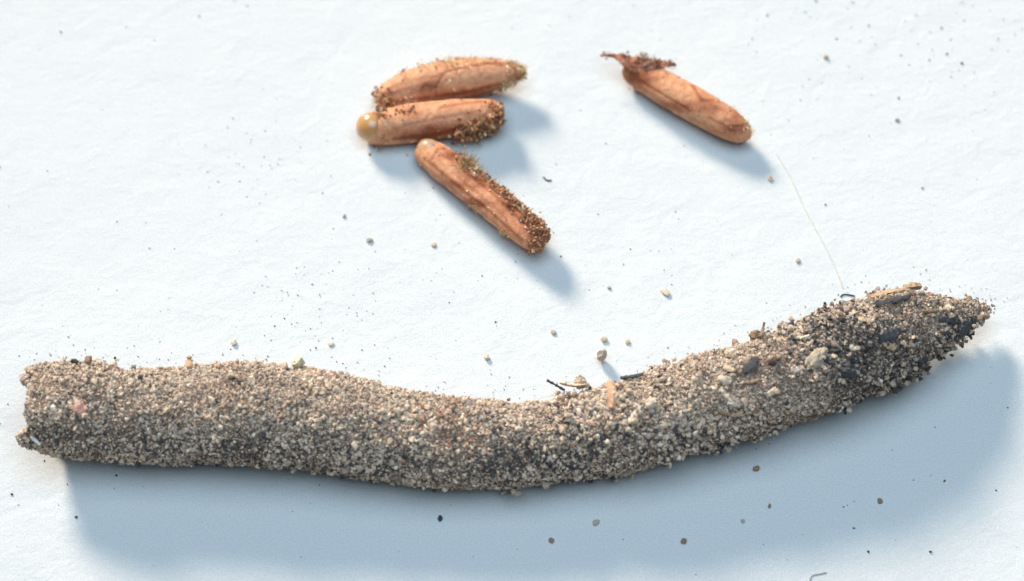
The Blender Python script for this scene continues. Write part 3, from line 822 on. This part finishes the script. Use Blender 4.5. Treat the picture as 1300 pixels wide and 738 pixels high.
# ------------------------------------------------------------------ loose grains on the paper
def loose(px, py, d, kind, label, seed, sq=.8, name='sand_grain', stretch=1.0):
    r = d * .40 * .01
    me = grain_mesh('loose_' + name, M_G[kind], 200 + seed, 1, .38)
    z = min(v.co.z for v in me.vertices)
    o = put('loose_' + name, me, at(px, py, 0) + np.array((0, 0, -z * r * sq)), (0, 0, seed * 1.3), (r * stretch, r, r * sq))
    tag(o, label, 'sand grain', 'loose sand grains scattered on the paper')
for k, a in enumerate([
    (559, 659, 9, 'dark', 'round dark grain alone in the left half of the pod shadow'),
    (868, 688, 11, 'brown', 'larger brown grain in the pod shadow at lower right'),
    (700, 687, 9, 'brown', 'reddish brown grain at the lower edge of the pod shadow'),
    (757, 664, 8, 'grey', 'thin dark grey grain in the pod shadow between two brown ones'),
    (960, 596, 12, 'brown', 'brown grain in the shadow just below the right arm of the pod'),
    (1117, 637, 8, 'brown', 'brown grain at the outer edge of the shadow under the tip'),
    (977, 643, 6, 'brown', 'small brown grain in the pod shadow under the right arm of the pod'),
    (943, 662, 6, 'grey', 'small grey grain in the pod shadow right of the larger brown one'),
    (551, 624, 7, 'brown', 'brown grain touching the underside of the pod at its lowest point'),
    (764, 458, 19, 'grey', 'largest loose grain, grey, standing just above the bend of the pod'),
    (767, 432, 9, 'tan', 'tan grain right above the largest loose grain'),
    (797, 435, 8, 'tan', 'tan grain to the right of the largest loose grain'),
    (703, 423, 8, 'grey', 'grey grain on bare paper left of the cluster of grains above the bend'),
    (773, 366, 7, 'grey', 'dark grey grain halfway between the slanting egg and the pod'),
    (845, 372, 10, 'pale', 'elongated pale grain on bare paper right of the slanting egg'),
    (618, 455, 10, 'pale', 'pale blurred grain above the middle of the pod'),
    (297, 436, 9, 'pale', 'yellowish pale grain above the left arm of the pod'),
    (420, 438, 8, 'pale', 'pale grain above the pod, right of the yellowish crumb'),
    (469, 306, 9, 'grey', 'greenish grey grain left of the slanting egg'),
    (551, 312, 8, 'tan', 'tan grain below the middle of the slanting egg'),
    (437, 275, 6, 'grey', 'small grey grain furthest left of the eggs'),
    (1048, 73, 10, 'tan', 'yellow tan grain on bare paper right of the lone egg'),
    (1139, 153, 8, 'grey', 'grey grain on bare paper at far right above the tip'),
    (978, 228, 8, 'tan', 'tan grain at the end of the shadow of the lone egg'),
    (1013, 332, 9, 'grey', 'grey smudge like grain above the pod left of the pale thread'),
    (517, 197, 6, 'pale', 'glinting pale grain in the dark shadow under the cluster of eggs'),
]):
    loose(a[0], a[1], a[2], a[3], a[4], k, stretch=1.5 if k in (3, 14) else 1.0, sq=1.2 if k == 9 else .55)

# fine specks, mostly film dust laid on the paper as grains: nobody could count them
pts = []
def speck(px, py, r): pts.append((px, py, r))
for _ in range(230): speck(rng.uniform(0, 1300), rng.uniform(0, 738), rng.uniform(.004, .010))
for _ in range(60): speck(rng.uniform(950, 1300), abs(rng.normal(0, 90)), rng.uniform(.004, .010))
for _ in range(28): speck(rng.normal(1195, 45), rng.normal(75, 40), rng.uniform(.004, .011))
for _ in range(70): speck(rng.normal(390, 55), rng.normal(395, 30), rng.uniform(.004, .009))
for _ in range(40): speck(rng.normal(320, 35), rng.normal(215, 35), rng.uniform(.004, .009))
for _ in range(40): speck(rng.normal(600, 120), rng.normal(350, 40), rng.uniform(.004, .009))
for px, py, r in [(1221, 81, .02), (1202, 69, .018), (1195, 36, .017), (1141, 125, .018), (1083, 4, .017), (1036, 2, .016), (1022, 16, .015), (974, 20, .016), (1103, 33, .014), (1062, 50, .012),
                  (253, 21, .013), (77, 41, .016), (314, 8, .012), (15, 628, .018), (148, 604, .017), (97, 657, .018), (1171, 239, .016), (1048, 260, .014), (1181, 701, .02), (1199, 611, .018), (1084, 671, .014), (1102, 701, .014), (146, 455, .016), (401, 442, .014), (712, 326, .013), (629, 409, .013)]:
    speck(px, py, r)
for _ in range(150):
    k_ = rng.integers(0, len(OUT)); a_ = OUT[k_][0] + rng.uniform(-30, 30); y_ = np.interp(a_, [o_[0] for o_ in OUT], [o_[1] for o_ in OUT])
    speck(a_, y_ - abs(rng.normal(0, 14)) - 1, rng.uniform(.005, .012))
P = np.array([at(a, b_, 0) + (0, 0, r * .4) for a, b_, r in pts]); R = np.array([p[2] for p in pts])
Cc = np.where(rng.uniform(size=(len(P), 1)) < .75, np.array([[.03, .028, .026]]), np.array([[.16, .11, .07]]))
Cc[-150:] = np.array((.42, .34, .26))
v, f, c = grains(P, R, Cc)
v[:, 2] = np.maximum(v[:, 2], .001)
ds = link('dust_specks', make_mesh('dust_specks', v, f, mat=M_SAND, col=c))
tag(ds, 'tiny dark specks of film dust and grit scattered over the white paper', 'dust', kind='stuff')

# pale thread on the paper, and film dust hairs modelled as fibres there
def fibre(name, line, r, col, label, group=None):
    q = np.array([(*at(a, b_, r * .9), 0) for a, b_ in line])
    s = catmull(q, max(12, len(line) * 6))[:, :3]
    t = np.gradient(s, axis=0); t /= np.linalg.norm(t, axis=1)[:, None]
    sd = np.cross(t, (0, 0, 1)); up = np.cross(sd, t)
    k = 6; V = []
    for i in range(len(s)):
        for a in np.linspace(0, 2 * math.pi, k, endpoint=False): V.append(s[i] + (sd[i] * math.cos(a) + up[i] * math.sin(a)) * r)
    F = []
    for i in range(len(s) - 1):
        for j in range(k): F.append((i * k + j, i * k + (j + 1) % k, (i + 1) * k + (j + 1) % k, (i + 1) * k + j))
    V = np.array(V); base = V.mean(0)
    o = link(name, make_mesh(name, V, np.array(F), smooth=True, mat=M_PLANT, col=np.tile(np.array(col), (len(V), 1))), None, base)
    tag(o, label, 'fibre', group)
fibre('pale_thread', [(986, 196), (1002, 222), (1020, 262), (1043, 305), (1060, 340), (1070, 366)], .008, (.60, .56, .52), 'faint pale thread running from the lone egg down to the pod')
fibre('film_fibre', [(1067, 377), (1071, 374), (1078, 374.5), (1085, 376)], .010, (.03, .028, .025), 'short bent dark film dust fibre just above the right arm of the pod')
fibre('film_fibre', [(690, 225), (694, 229), (700, 229)], .010, (.03, .028, .025), 'tiny hooked dark film dust fibre right of the slanting egg')
fibre('film_fibre', [(1028, 738), (1031, 731), (1040, 729), (1049, 727)], .008, (.36, .35, .34), 'thin bent grey film dust fibre at the bottom edge of the paper')
